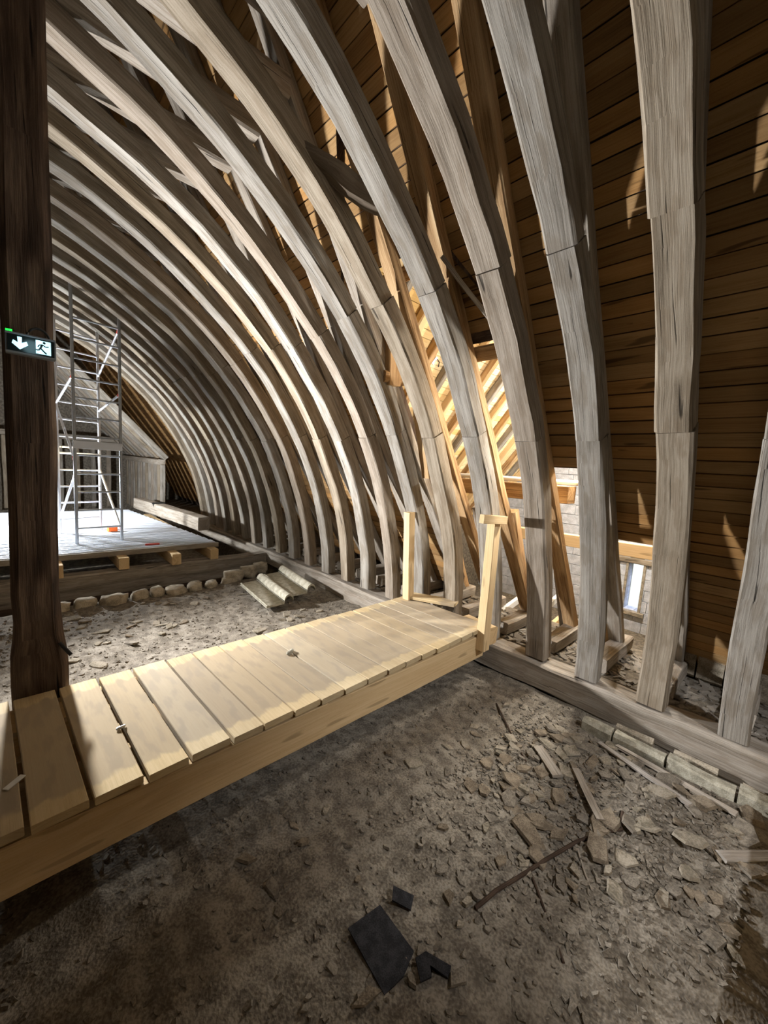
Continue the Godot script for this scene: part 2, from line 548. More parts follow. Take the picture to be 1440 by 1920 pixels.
func build_shell() -> void:
	var up := Vector3(-cos(PITCH), sin(PITCH), 0)
	var roof := struct("ceiling", "sawn brown boarding on the right-hand roof slope")
	var far := new_st()
	var back := new_st()
	var y := B0.y
	var row := 0
	while y < 5.75:
		var spans := []
		var cut := rng.randf_range(-6.6, -4.2)
		if y > 1.9:
			var c1 := -0.71 if rng.randf() < 0.5 else -1.27
			spans = [[1.6, c1], [c1, cut], [cut, -8.1]] if y < 4.2 else [[1.6, cut], [cut, -8.1]]
		else:
			var zo := open_near(y)
			var zf := (-3.27 if y > 1.5 else -3.4) - rng.randf() * 0.12
			spans = [[1.6, zo], [zf, cut - 0.6], [cut - 0.6, -8.1]]
			if zo < -1.5: spans[0] = [1.6, -0.71]; spans.append([-0.71, zo])
		for s in spans:
			var g := rng.randf_range(0.099, 0.111)
			var m := beam(board_on_slope(y, s[0] - 0.002, s[1] + 0.002), up, g, 0.02, {"ch": 0.002})
			part("board", m, M["board_%d" % rng.randi_range(0, 4)], roof)
		sweep(far, board_on_slope(y, -8.1, -18.0), up, 0.108, 0.02, {"ch": 0.002})
		sweep(back, board_on_slope(y, 1.6, 8.0), up, 0.108, 0.02, {"ch": 0.002})
		y += 0.095
		row += 1
	part("distant_boards", done(far), M.board_1, roof).set_meta("kind", "stuff")
	part("rear_boards", done(back), M.board_1, roof).set_meta("kind", "stuff")
	# the covering outside the boards, bay by bay, leaving the opening free
	for b in [[8.2, -0.71, -2.08], [-0.71, -1.27, -0.58], [-1.27, -1.78, 0.08], [-1.78, -2.36, 1.16], [-2.36, -3.34, 1.9], [-3.34, -18.2, -2.08]]:
		var lo := slope_pt(b[2], -0.03)
		var hi := slope_pt(5.95, -0.03)
		var lo2 := slope_pt(b[2], -0.10)
		var hi2 := slope_pt(5.95, -0.10)
		part("roof_covering", prism_mesh([Vector3(lo.x, lo.y, b[0]), Vector3(hi.x, hi.y, b[0]), Vector3(hi2.x, hi2.y, b[0]), Vector3(lo2.x, lo2.y, b[0])], Vector3(0, 0, b[1] - b[0])), M.dark_oak, roof)
	# left slope
	var left := struct("ceiling", "sawn boarding on the left-hand roof slope")
	var ls := new_st()
	y = B0.y
	var upl := Vector3(cos(PITCH), sin(PITCH), 0)
	while y < 5.75:
		var c := slope_pt(y + 0.0475, -0.01)
		sweep(ls, [Vector3(mx(c.x, -1), c.y, 8.0), Vector3(mx(c.x, -1), c.y, -18.0)], upl, 0.107, 0.02, {"ch": 0.002})
		y += 0.095
	part("boarding", done(ls), M.board_1, left).set_meta("kind", "stuff")
	var a := slope_pt(-2.08, -0.03)
	var b2 := slope_pt(5.95, -0.03)
	part("roof_covering", prism_mesh([Vector3(mx(a.x, -1), a.y, 8.2), Vector3(mx(b2.x, -1), b2.y, 8.2), Vector3(mx(b2.x + 0.08, -1), b2.y + 0.05, 8.2), Vector3(mx(a.x + 0.08, -1), a.y + 0.05, 8.2)], Vector3(0, 0, -26.4)), M.dark_oak, left)
	# end walls, side walls
	for e in [[8.0, "wall_near"], [-18.0, "wall_far"]]:
		var w := struct(e[1], "boarded gable closing the roof space")
		var z: float = e[0]
		part("boarding", prism_mesh([Vector3(mx(5.4, -1), -3.2, z), Vector3(5.4, -3.2, z), Vector3(5.4, -1.7, z), Vector3(CX, 6.2, z), Vector3(mx(5.4, -1), -1.7, z)], Vector3(0, 0, 0.2 if z > 0 else -0.2)), M.dull_stone, w)
	var wl := struct("wall_left", "rubble wall under the left-hand roof slope")
	part("masonry", beam([Vector3(mx(4.75, -1), -2.5, 8.0), Vector3(mx(4.75, -1), -2.5, -18.0)], Vector3.RIGHT, 1.0, 1.1), M.stone, wl)

# ------------------------------------------------------------------ ribs, rafters, collars
func arc_path(a0: float, a1: float, n: int, z: float, s: float, dr: float, sd: float) -> Array:
	var r := []
	for i in n + 1:
		var a := lerpf(a0, a1, float(i) / n)
		var rad := AR + dr + 0.02 * wn.get_noise_2d(a * 120.0, sd)
		r.append(Vector3(mx(AC.x + cos(a) * rad, s), AC.y + sin(a) * rad, z + 0.022 * wn.get_noise_2d(a * 90.0, sd + 50.0)))
	return r

func build_frames() -> void:
	var sills := [1.0, -1.0]
	for k in RIBZ.size():
		var z: float = RIBZ[k]
		var who: String = "the %s arched rib counted from the near right corner" % NTH[k]
		for s in sills:
			var lab: String
			if s > 0.0: lab = "weathered grey oak arched rib on the right, %s counted from the near corner" % NTH[k]
			else: lab = "weathered oak arched rib on the left roof slope, %s from the viewer's end" % NTH[k]
			var t := thing("arched_rib", lab, "rib", Vector3(mx(4.1, s), -1.93, z), "arched ribs of the right slope" if s > 0.0 else "arched ribs of the left slope")
			var sd := k * 37.0 + (500.0 if s < 0.0 else 0.0)
			var w := rng.randf_range(0.193, 0.208)
			var dep := rng.randf_range(0.165, 0.175)
			var j2 := deg_to_rad(29.7 + rng.randf_range(-0.5, 0.5))
			var j1 := deg_to_rad(44.0 + rng.randf_range(-1.0, 0.7))
			var foot := deg_to_rad(4.3)
			var e := 0.0005
			var mt: Material = M["oak_%d" % (k % 4)]
			for seg in [["foot_piece", foot, j2 - e, 12], ["middle_piece", j2 + e, j1 - e, 8], ["upper_piece", j1 + e, deg_to_rad(73.2), 14]]:
				part(seg[0], beam(arc_path(seg[1], seg[2], seg[3], z, s, dep * 0.5 + rng.randf_range(-0.006, 0.006), sd), Vector3(0, 0, 1), w * rng.randf_range(0.97, 1.03), dep, {"ch": 0.013, "wob": 0.022, "seed": sd + seg[3]}), mt, t)
			# rafter
			var lo := slope_pt(-1.78, 0.06)
			var hi := slope_pt(5.62, 0.06)
			lab = "straight oak rafter standing behind " + who if s > 0.0 else "straight oak rafter on the left roof slope, %s from the viewer's end" % NTH[k]
			var rp := split(Vector3(mx(lo.x, s), lo.y, z), Vector3(mx(hi.x, s), hi.y, z), 14)
			var rm: Material = M.oak_b if k > 5 or k < 3 else M.warm_oak  # warm light on the rafters by the opening is put into their wood colour
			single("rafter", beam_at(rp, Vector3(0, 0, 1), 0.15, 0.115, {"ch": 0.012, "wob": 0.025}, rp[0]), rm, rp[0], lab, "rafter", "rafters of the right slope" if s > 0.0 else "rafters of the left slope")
			# sole piece under the feet of rib and rafter
			if s > 0.0:
				var sp := split(Vector3(4.3, -1.87, z + 0.02), Vector3(5.25, -1.87, z + 0.02), 4)
				single("sole_piece", beam_at(sp, Vector3(0, 0, 1), 0.17, 0.15, {"ch": 0.012, "wob": 0.03}, sp[0]), M.oak_b, sp[0], "oak sole piece behind the foot of the %s rib from the near right corner" % NTH[k], "beam", "sole pieces")
		var cr := slope_pt(3.05, 0.15)
		var cp := split(Vector3(mx(cr.x, -1), 3.05, z), Vector3(cr.x, 3.05, z), 8)
		single("collar_beam", beam_at(cp, Vector3(0, 0, 1), 0.16, 0.17, {"ch": 0.015, "wob": 0.03}, cp[0]), M.oak_b, cp[0], "horizontal oak collar beam above " + who, "beam", "collar beams")
	# sill along the foot of the ribs
	for s in sills:
		var sx := mx(4.1, s)
		var sp := split(Vector3(sx, -2.1, 1.6), Vector3(sx, -2.16, -12.4), 50)
		var lab := "heavy grey oak sill beam along the foot of the right-hand ribs" if s > 0.0 else "heavy oak sill beam along the foot of the left-hand ribs"
		single("sill_beam", beam_at(sp, Vector3(1, 0, 0), 0.28, 0.29, {"ch": 0.02, "wob": 0.03}, sp[0]), M.oak_b, sp[0], lab, "beam")

func beam_at(path: Array, side: Vector3, w: float, h: float, o: Dictionary, at: Vector3) -> ArrayMesh:
	org = at
	var m := beam(path, side, w, h, o)
	org = Vector3.ZERO
	return m

# ------------------------------------------------------------------ side roof seen through the opening
func side_y(z: float) -> float:
	return RY - TT * absf(z - RZ)

func build_side_roof() -> void:
	var roof := struct("ceiling", "pale yellow boarding of the side roof seen through the opening")
	var ang := atan(TT)
	var y := -1.3
	while y < 2.66:
		var yc := y + 0.045
		var z := RZ - (RY - yc) / TT
		var xs := slope_pt(yc, -0.12).x
		var n := Vector3(0, cos(ang), -sin(ang)) * 0.01
		var mid := rng.randf_range(5.2, 7.4)
		for s in [[maxf(xs, 1.0), mid], [mid, 9.55]]:
			part("board", beam([Vector3(s[0], yc, z) + n, Vector3(s[1] - 0.003, yc, z) + n], Vector3(0, sin(ang), cos(ang)), rng.randf_range(0.104, 0.110), 0.02, {"ch": 0.002}), M["pale_%d" % rng.randi_range(0, 4)], roof)
		y += 0.112 * sin(ang)
	var nr := new_st()
	y = -1.3
	while y < 2.66:
		var yc := y + 0.045
		var z := RZ + (RY - yc) / TT
		sweep(nr, [Vector3(slope_pt(yc, -0.12).x, yc, z), Vector3(9.55, yc, z)], Vector3(0, sin(ang), -cos(ang)), 0.108, 0.02, {"ch": 0.002})
		y += 0.112 * sin(ang)
	part("near_boards", done(nr), M.pale_1, roof).set_meta("kind", "stuff")
	for s in [-1.0, 1.0]:
		var ze: float = RZ + s * (RY + 1.35) / TT
		var up := Vector3(0, 0.05, 0)
		var pts := [Vector3(slope_pt(RY, -0.1).x - 0.2, RY, RZ) + up, Vector3(9.7, RY, RZ) + up, Vector3(9.7, -1.35, ze) + up, Vector3(slope_pt(-1.35, -0.1).x + 0.02, -1.35, ze) + up]
		part("roof_covering", prism_mesh(pts, Vector3(0, 0.09, 0)), M.dark_oak, roof)
	for k in 15:
		var x := 2.86 + 0.47 * k
		var ytop := minf(2.62, B0.y + (B0.x + 0.12 - x) * tan(PITCH)) if x < 3.0 else 2.62
		if x < 5.0: ytop = minf(ytop, 2.6)
		var nn := Vector3(0, cos(ang), -sin(ang)) * -0.065
		# valley: the rafter starts where it meets the main slope
		var z1 := RZ - (RY - ytop) / TT
		var ylow := -1.3
		if x < 5.0:
			ylow = maxf(-1.3, B0.y + (B0.x + 0.16 - x) * tan(PITCH))
			if ylow > ytop - 0.3: continue
		var z0 := RZ - (RY - ylow) / TT
		var rp := split(Vector3(x, ylow, z0) + nn, Vector3(x, ytop, z1) + nn, 8)
		var rm: Material = M.warm_oak if k % 3 == 0 else (M.oak_0 if k % 3 == 1 else M.pine)
		single("side_rafter", beam_at(rp, Vector3(1, 0, 0), rng.randf_range(0.09, 0.12), 0.12, {"ch": 0.01, "wob": 0.03}, rp[0]), rm, rp[0], "slanting rafter under the pale side roof, %s counted from its left end" % NTH[k], "rafter", "rafters of the side roof")
	# walls of the side space
	var wg := struct("wall_right", "grey block gable wall with a narrow slit window")
	var wx := 9.6
	for j in 25:
		var yy := -3.2 + 0.235 * j
		var half := minf(4.4, (RY + 0.2 - yy) / TT + 0.3)
		var z := RZ - half - (0.2 if j % 2 == 0 else 0.0)
		while z < RZ + half:
			var l := rng.randf_range(0.42, 0.55)
			var spans := [[z, z + l]]
			if yy + 0.2 > -2.72 and yy < -1.75:
				if z < -1.97 and z + l > -2.23:
					spans = []
					if z < -2.23: spans.append([z, -2.23])
					if z + l > -1.97: spans.append([-1.97, z + l])
			for s in spans:
				if s[1] - s[0] > 0.03:
					part("block", beam([Vector3(wx + 0.15, yy + 0.1175, s[0] + 0.004), Vector3(wx + 0.15, yy + 0.1175, s[1] - 0.004)], Vector3.RIGHT, 0.3, 0.227, {"ch": 0.006, "wob": 0.006}), M.grey_block, wg)
			z += l
	part("backing", prism_mesh([Vector3(wx + 0.28, -3.3, RZ - 4), Vector3(wx + 0.28, -3.3, -2.28), Vector3(wx + 0.28, 3.0, -2.28), Vector3(wx + 0.28, 3.0, RZ - 4)], Vector3(0.15, 0, 0)), M.dull_stone, wg)
	part("backing", prism_mesh([Vector3(wx + 0.28, -3.3, RZ + 4), Vector3(wx + 0.28, -3.3, -1.92), Vector3(wx + 0.28, 3.0, -1.92), Vector3(wx + 0.28, 3.0, RZ + 4)], Vector3(0.15, 0, 0)), M.dull_stone, wg)
	part("backing", prism_mesh([Vector3(wx + 0.28, -1.7, -2.3), Vector3(wx + 0.28, 3.0, -2.3), Vector3(wx + 0.28, 3.0, -1.9), Vector3(wx + 0.28, -1.7, -1.9)], Vector3(0.15, 0, 0)), M.dull_stone, wg)
	part("backing", prism_mesh([Vector3(wx + 0.28, -3.3, -2.3), Vector3(wx + 0.28, -2.8, -2.3), Vector3(wx + 0.28, -2.8, -1.9), Vector3(wx + 0.28, -3.3, -1.9)], Vector3(0.15, 0, 0)), M.dull_stone, wg)
	var win := struct("window_1", "narrow slit window bright with daylight")
	part("window_sill", beam([Vector3(wx + 0.12, -2.79, -2.36), Vector3(wx + 0.12, -2.79, -1.84)], Vector3.RIGHT, 0.42, 0.09, {"ch": 0.012, "wob": 0.01}), M.stone, win)
	part("lintel", beam([Vector3(wx + 0.1, -1.66, -2.45), Vector3(wx + 0.1, -1.66, -1.75)], Vector3.RIGHT, 0.34, 0.11, {"ch": 0.012, "wob": 0.01}), M.oak_1, win)
	for z in [-2.26, -1.94]:
		part("jamb", beam([Vector3(wx + 0.16, -2.74, z), Vector3(wx + 0.16, -1.72, z)], Vector3.RIGHT, 0.4, 0.05, {"ch": 0.01, "wob": 0.01}), M.stone, win)
	for e in [[RZ - 3.06, "wall_side_far"], [RZ + 3.06, "wall_side_near"]]:
		var w := struct(e[1], "masonry wall under the eave of the side roof")
		part("masonry", beam([Vector3(5.2, -2.25, e[0]), Vector3(9.7, -2.25, e[0])], Vector3(0, 0, 1), 0.25, 2.0), M.dull_stone, w)
	var fl := struct("floor", "low floor of the side space beyond the wall head")
	part("slab", beam([Vector3(7.4, -3.25, 0.6), Vector3(7.4, -3.25, -6.6)], Vector3.RIGHT, 4.8, 0.12), M.dull_stone, fl)

# ------------------------------------------------------------------ ground
func build_floor() -> void:
	var fl := struct("floor", "rubble and lime dust lying on the backs of the vaults")
	var st := new_st()
	var dx := 0.03
	var nx := int(5.0 / dx)
	var zs := -6.75
	var nz := int((1.6 - zs) / dx)
	var gy := []
	for j in nz + 1:
		var rowa := PackedFloat32Array()
		for i in nx + 1: rowa.append(ground(-1.0 + i * dx, zs + j * dx))
		gy.append(rowa)
	st.set_smooth_group(0)
	for j in nz + 1:
		for i in nx + 1:
			st.add_vertex(Vector3(-1.0 + i * dx, gy[j][i], zs + j * dx))
	for j in nz:
		for i in nx:
			var a := j * (nx + 1) + i
			for q in [a, a + 1, a + nx + 2, a, a + nx + 2, a + nx + 1]: st.add_index(q)
	st.generate_normals()
	part("rubble_surface", st.commit(), M.earth, fl)
	st = new_st()
	quad(st, [Vector3(-4.2, GY - 0.02, zs), Vector3(-0.98, GY - 0.02, zs), Vector3(-0.98, GY - 0.02, 1.6), Vector3(-4.2, GY - 0.02, 1.6)], [Vector2.ZERO, Vector2.ZERO, Vector2.ZERO, Vector2.ZERO], Vector3.UP, 1)
	part("rubble_surface", st.commit() if false else done_plain(st), M.earth, fl)
	part("vault_back", beam([Vector3(CX, -2.85, 8.0), Vector3(CX, -2.85, -18.0)], Vector3.RIGHT, 9.6, 0.2), M.earth, fl)
	# head of the right-hand wall
	var wh := struct("wall_right", "masonry wall head behind the sill beam, strewn with chips")
	part("wall_head", beam([Vector3(4.80, -2.62, 8.1), Vector3(4.80, -2.62, -18.1)], Vector3.RIGHT, 1.10, 1.3, {"ch": 0.02}), M.dull_stone, wh)
	for k in 9:
		part("stone_block", beam_part(Vector3(5.1, -1.78, 1.2 - 0.22 * k)), M.stone, wh)

func beam_part(c: Vector3) -> ArrayMesh:
	return beam([c + Vector3(0, 0, 0.1), c - Vector3(0, 0, 0.105)], Vector3.RIGHT, rng.randf_range(0.2, 0.3), rng.randf_range(0.3, 0.4), {"ch": 0.02, "wob": 0.02})

func done_plain(st: SurfaceTool) -> ArrayMesh:
	st.generate_normals()
	return st.commit()

# ------------------------------------------------------------------ walkway
func build_walkway() -> void:
	var t := thing("walkway", "raised pale pine plank walkway crossing to the right-hand ribs", "walkway", Vector3(1.5, GY, -2.75))
	var far := [-0.055, 0.175, 0.405, 0.62, 0.86, 1.06, 1.28, 1.50, 1.71, 1.94, 2.17, 2.39, 2.60, 2.81, 3.02, 3.22, 3.43, 3.74]
	var xs := []
	for k in 10: xs.append(-2.2 + 0.2145 * k)
	xs.append_array(far)
	for i in xs.size() - 1:
		var g := 0.022 if xs[i] < 0.8 else (0.010 if xs[i] < 2.2 else 0.006)
		var a: float = xs[i] + g * 0.5
		var b: float = xs[i + 1] - g * 0.5
		var m := (a + b) * 0.5
		var dz := rng.randf_range(-0.008, 0.012)
		var dy := rng.randf_range(-0.003, 0.003)
		var sk := 0.052
		part("plank", beam(split(Vector3(m, -1.705 + dy, -3.345 + dz), Vector3(m + sk, -1.705 + dy, -2.135 + dz), 4), Vector3.RIGHT, b - a, 0.045, {"ch": 0.004, "wob": 0.004, "v0": 0.005}), M["plank_%d" % rng.randi_range(0, 3)], t)
	part("side_beam", beam(split(Vector3(-2.2, -1.86, -2.185), Vector3(3.74, -1.90, -2.185), 10), Vector3(0, 0, 1), 0.07, 0.255, {"ch": 0.005, "wob": 0.006}), M.pine, t)
	part("side_beam", beam(split(Vector3(-2.2, -1.86, -3.29), Vector3(3.70, -1.88, -3.29), 10), Vector3(0, 0, 1), 0.07, 0.255, {"ch": 0.005, "wob": 0.006}), M.pine, t)
	for z in [-2.52, -2.76, -3.02]:  # unseen beams added under the planks to stop light through the gaps
		part("added_light_stop", beam(split(Vector3(-2.2, -1.86, z), Vector3(3.66, -1.88, z), 6), Vector3(0, 0, 1), 0.06, 0.25, {"ch": 0.005, "wob": 0.004}), M.pine, t)
	for x in [-1.6, 0.6, 2.6]:
		part("trestle_leg", beam([Vector3(x, -2.26, -2.7), Vector3(x, -1.73, -2.7)], Vector3.RIGHT, 0.12, 0.3, {"ch": 0.005}), M.pine, t)
	part("rail_post", beam(split(Vector3(3.63, -1.90, -2.10), Vector3(3.635, -0.46, -2.11), 6), Vector3.RIGHT, 0.115, 0.10, {"ch": 0.006, "wob": 0.006}), M.pine, t)
	part("rail_post", beam(split(Vector3(3.66, -1.68, -3.25), Vector3(3.62, -0.555, -3.30), 6), Vector3.RIGHT, 0.10, 0.11, {"ch": 0.006, "wob": 0.006}), M.pine, t)
	part("rail_stub", beam([Vector3(3.25, -0.44, -2.02), Vector3(3.70, -0.475, -2.02)], Vector3(0, 0, 1), 0.05, 0.085, {"ch": 0.004}), M.pine, t)
	part("end_block", beam([Vector3(3.84, -1.82, -2.12), Vector3(3.88, -1.82, -2.52)], Vector3.RIGHT, 0.2, 0.2, {"ch": 0.02, "wob": 0.02}), M.pine, t)
	single("loose_plank", beam_at([Vector3(3.72, -1.655, -3.3), Vector3(3.95, -1.64, -2.7)], Vector3.RIGHT, 0.22, 0.035, {"ch": 0.006, "wob": 0.02}, Vector3(3.72, -1.68, -3.3)), M.plank_2, Vector3(3.72, -1.68, -3.3), "short rough plank lying across the right end of the walkway", "plank")
	var st := new_st()
	org = Vector3.ZERO
	lump(st, Vector3(0, 0.012, 0), Vector3(0.12, 0.026, 0.055), 3.0, 0.5)
	single("stone_chip", done_plain(st), M.cement, Vector3(1.72, -1.682, -2.86), "cream stone chip lying in the middle of the walkway", "stone")
	single("paper_scrap", beam_at([Vector3(-0.075, -1.676, -2.44), Vector3(-0.01, -1.674, -2.50)], Vector3.RIGHT, 0.03, 0.006, {"ch": 0.001}, Vector3(-0.075, -1.68, -2.44)), M.white, Vector3(-0.075, -1.68, -2.44), "small pale scrap lying on the walkway left of the king post", "scrap")
	org = Vector3.ZERO
	st = new_st()
	lump(st, Vector3(0, 0.008, 0), Vector3(0.07, 0.016, 0.025), 6.0, 0.2)
	single("stone_chip", done_plain(st), M.white, Vector3(0.43, -1.682, -2.62), "white chip lying across the walkway gap right of the post shadow", "stone")

# the walkway the viewer stands on, just outside the frame: its edge shades the rubble at the lower right
func build_standing_walkway() -> void:
	var t := thing("walkway", "raised pine plank walkway the viewer stands on, behind the lower edge of the photo", "walkway", Vector3(1.5, GY, 0.95))
	for k in 28:
		part("plank", beam([Vector3(-2.1 + 0.2145 * k, -1.705, 0.31), Vector3(-2.1 + 0.2145 * k, -1.705, 1.55)], Vector3.RIGHT, 0.205, 0.045, {"ch": 0.004}), M["plank_%d" % (k % 4)], t)
	for z in [0.35, 1.5]: part("side_beam", beam([Vector3(-2.2, -1.86, z), Vector3(3.8, -1.88, z)], Vector3(0, 0, 1), 0.07, 0.255, {"ch": 0.005}), M.pine, t)

# ------------------------------------------------------------------ king post and its sign
func build_post() -> void:
	var c := Vector3(0.105, GY, -3.50)
	var t := thing("king_post", "massive dark oak king post rising at the left of the walkway", "post", c)
	var p := []
	var pf := []
	for q in [[-2.3, 1.21], [-1.7, 1.21], [-1.52, 1.2], [-1.4, 1.16], [-1.3, 1.07], [-1.18, 1.01], [-1.0, 1.0], [-0.5, 1.0], [0.0, 1.0], [0.6, 1.0], [1.2, 1.0], [1.8, 1.0], [2.6, 1.0], [3.4, 1.0], [4.4, 1.0], [5.4, 1.0]]:
		p.append(Vector3(lerpf(0.10, 0.115, (q[0] + 2.3) / 7.7) - (0.008 if q[0] > -1.1 and q[0] < 1.0 else 0.0), q[0], -3.5))
		pf.append(q[1])
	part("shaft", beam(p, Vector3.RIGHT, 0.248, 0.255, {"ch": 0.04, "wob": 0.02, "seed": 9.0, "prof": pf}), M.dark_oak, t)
	part("peg", tube_mesh([Vector3(0.20, -1.36, -3.36), Vector3(0.255, -1.44, -3.30)], 0.012, 6), M.black, t)
	# ridge piece
	single("ridge_beam", beam_at(split(Vector3(CX, 5.62, 7.9), Vector3(CX, 5.62, -17.9), 20), Vector3.RIGHT, 0.16, 0.2, {"ch": 0.015, "wob": 0.02}, Vector3(CX, 5.62, 7.9)), M.dark_oak, Vector3(CX, 5.62, 7.9), "long oak ridge beam high above the king post", "beam")
	var s := thing("exit_sign", "lit emergency exit sign with down arrow and running figure", "sign", Vector3(0.108, 0.51, -3.24))
	part("case", beam([Vector3(-0.003, 0.573, -3.245), Vector3(0.219, 0.571, -3.245)], Vector3(0, 0, 1), 0.08, 0.118, {"ch": 0.008}), M.case, s)
	part("panel", beam([Vector3(0.005, 0.571, -3.2035), Vector3(0.212, 0.569, -3.2035)], Vector3(0, 0, 1), 0.006, 0.092, {"ch": 0.001}), M.panel, s)
	part("bracket", beam([Vector3(0.11, 0.6, -3.28), Vector3(0.11, 0.6, -3.38)], Vector3.RIGHT, 0.08, 0.05, {"ch": 0.004}), M.case, s)
	var st := new_st()
	var zf := -3.1998
	flat(st, [Vector2(0.048, 0.607), Vector2(0.068, 0.607), Vector2(0.067, 0.575), Vector2(0.088, 0.586), Vector2(0.094, 0.567), Vector2(0.058, 0.537), Vector2(0.024, 0.567), Vector2(0.030, 0.586), Vector2(0.050, 0.575)], zf)
	part("arrow", done_plain(st), M.sign_glow, s)
	st = new_st()
	flat(st, [Vector2(0.128, 0.609), Vector2(0.196, 0.608), Vector2(0.196, 0.531), Vector2(0.128, 0.532)], zf)
	part("pictogram_field", done_plain(st), M.sign_glow, s)
	st = new_st()
	var zr := zf + 0.0012
	for q in [[0.158, 0.588, 0.148, 0.566, 0.010], [0.148, 0.566, 0.160, 0.552, 0.008], [0.160, 0.552, 0.175, 0.536, 0.008], [0.148, 0.566, 0.140, 0.552, 0.008], [0.140, 0.552, 0.124, 0.554, 0.008], [0.158, 0.586, 0.142, 0.582, 0.006], [0.142, 0.582, 0.137, 0.570, 0.006], [0.158, 0.586, 0.172, 0.576, 0.006], [0.172, 0.576, 0.186, 0.580, 0.006]]:
		var a := Vector2(q[0], q[1])
		var b := Vector2(q[2], q[3])
		var nrm: Vector2 = (b - a).orthogonal().normalized() * q[4] * 0.5
		flat(st, [a + nrm, b + nrm, b - nrm, a - nrm], zr)
	var head := []
	for k in 10: head.append(Vector2(0.166 + 0.007 * cos(TAU * k / 10), 0.598 + 0.007 * sin(TAU * k / 10)))
	flat(st, head, zr)
	part("running_figure", done_plain(st), M.panel, s)
	part("indicator", tube_mesh([Vector3(0.0, 0.637, -3.225), Vector3(0.028, 0.637, -3.225)], 0.008, 8), M.led_green, s)
	var gl := OmniLight3D.new()
	gl.name = "glow"
	gl.light_color = Color(0.75, 0.95, 1.0)
	gl.light_energy = 0.01
	gl.light_size = 0.05
	gl.shadow_enabled = true
	gl.omni_range = 20.0
	gl.omni_attenuation = 2.0
	gl.position = Vector3(0.11, 0.57, -3.15) - s.position
	s.add_child(gl)
	var loop := []
	for k in 13:
		var a := PI * k / 12.0
		loop.append(Vector3(0.145 + 0.055 * cos(a), 0.62 + 0.075 * sin(a), -3.30))
	single("cable_loop", tube_at(loop, 0.007, Vector3(0.145, 0.62, -3.30)), M.black, Vector3(0.145, 0.62, -3.30), "black cable looping over the top of the exit sign", "cable")

func tube_at(path: Array, r: float, at: Vector3, n := 8) -> ArrayMesh:
	org = at
	var m := tube_mesh(path, r, n)
	org = Vector3.ZERO
	return m

func flat(st: SurfaceTool, pts: Array, z: float) -> void:
	var pk := PackedVector2Array(pts)
	var ids := Geometry2D.triangulate_polygon(pk)
	for i in range(0, ids.size(), 3):
		tri(st, Vector3(pk[ids[i]].x, pk[ids[i]].y, z), Vector3(pk[ids[i + 1]].x, pk[ids[i + 1]].y, z), Vector3(pk[ids[i + 2]].x, pk[ids[i + 2]].y, z), Vector3.BACK)

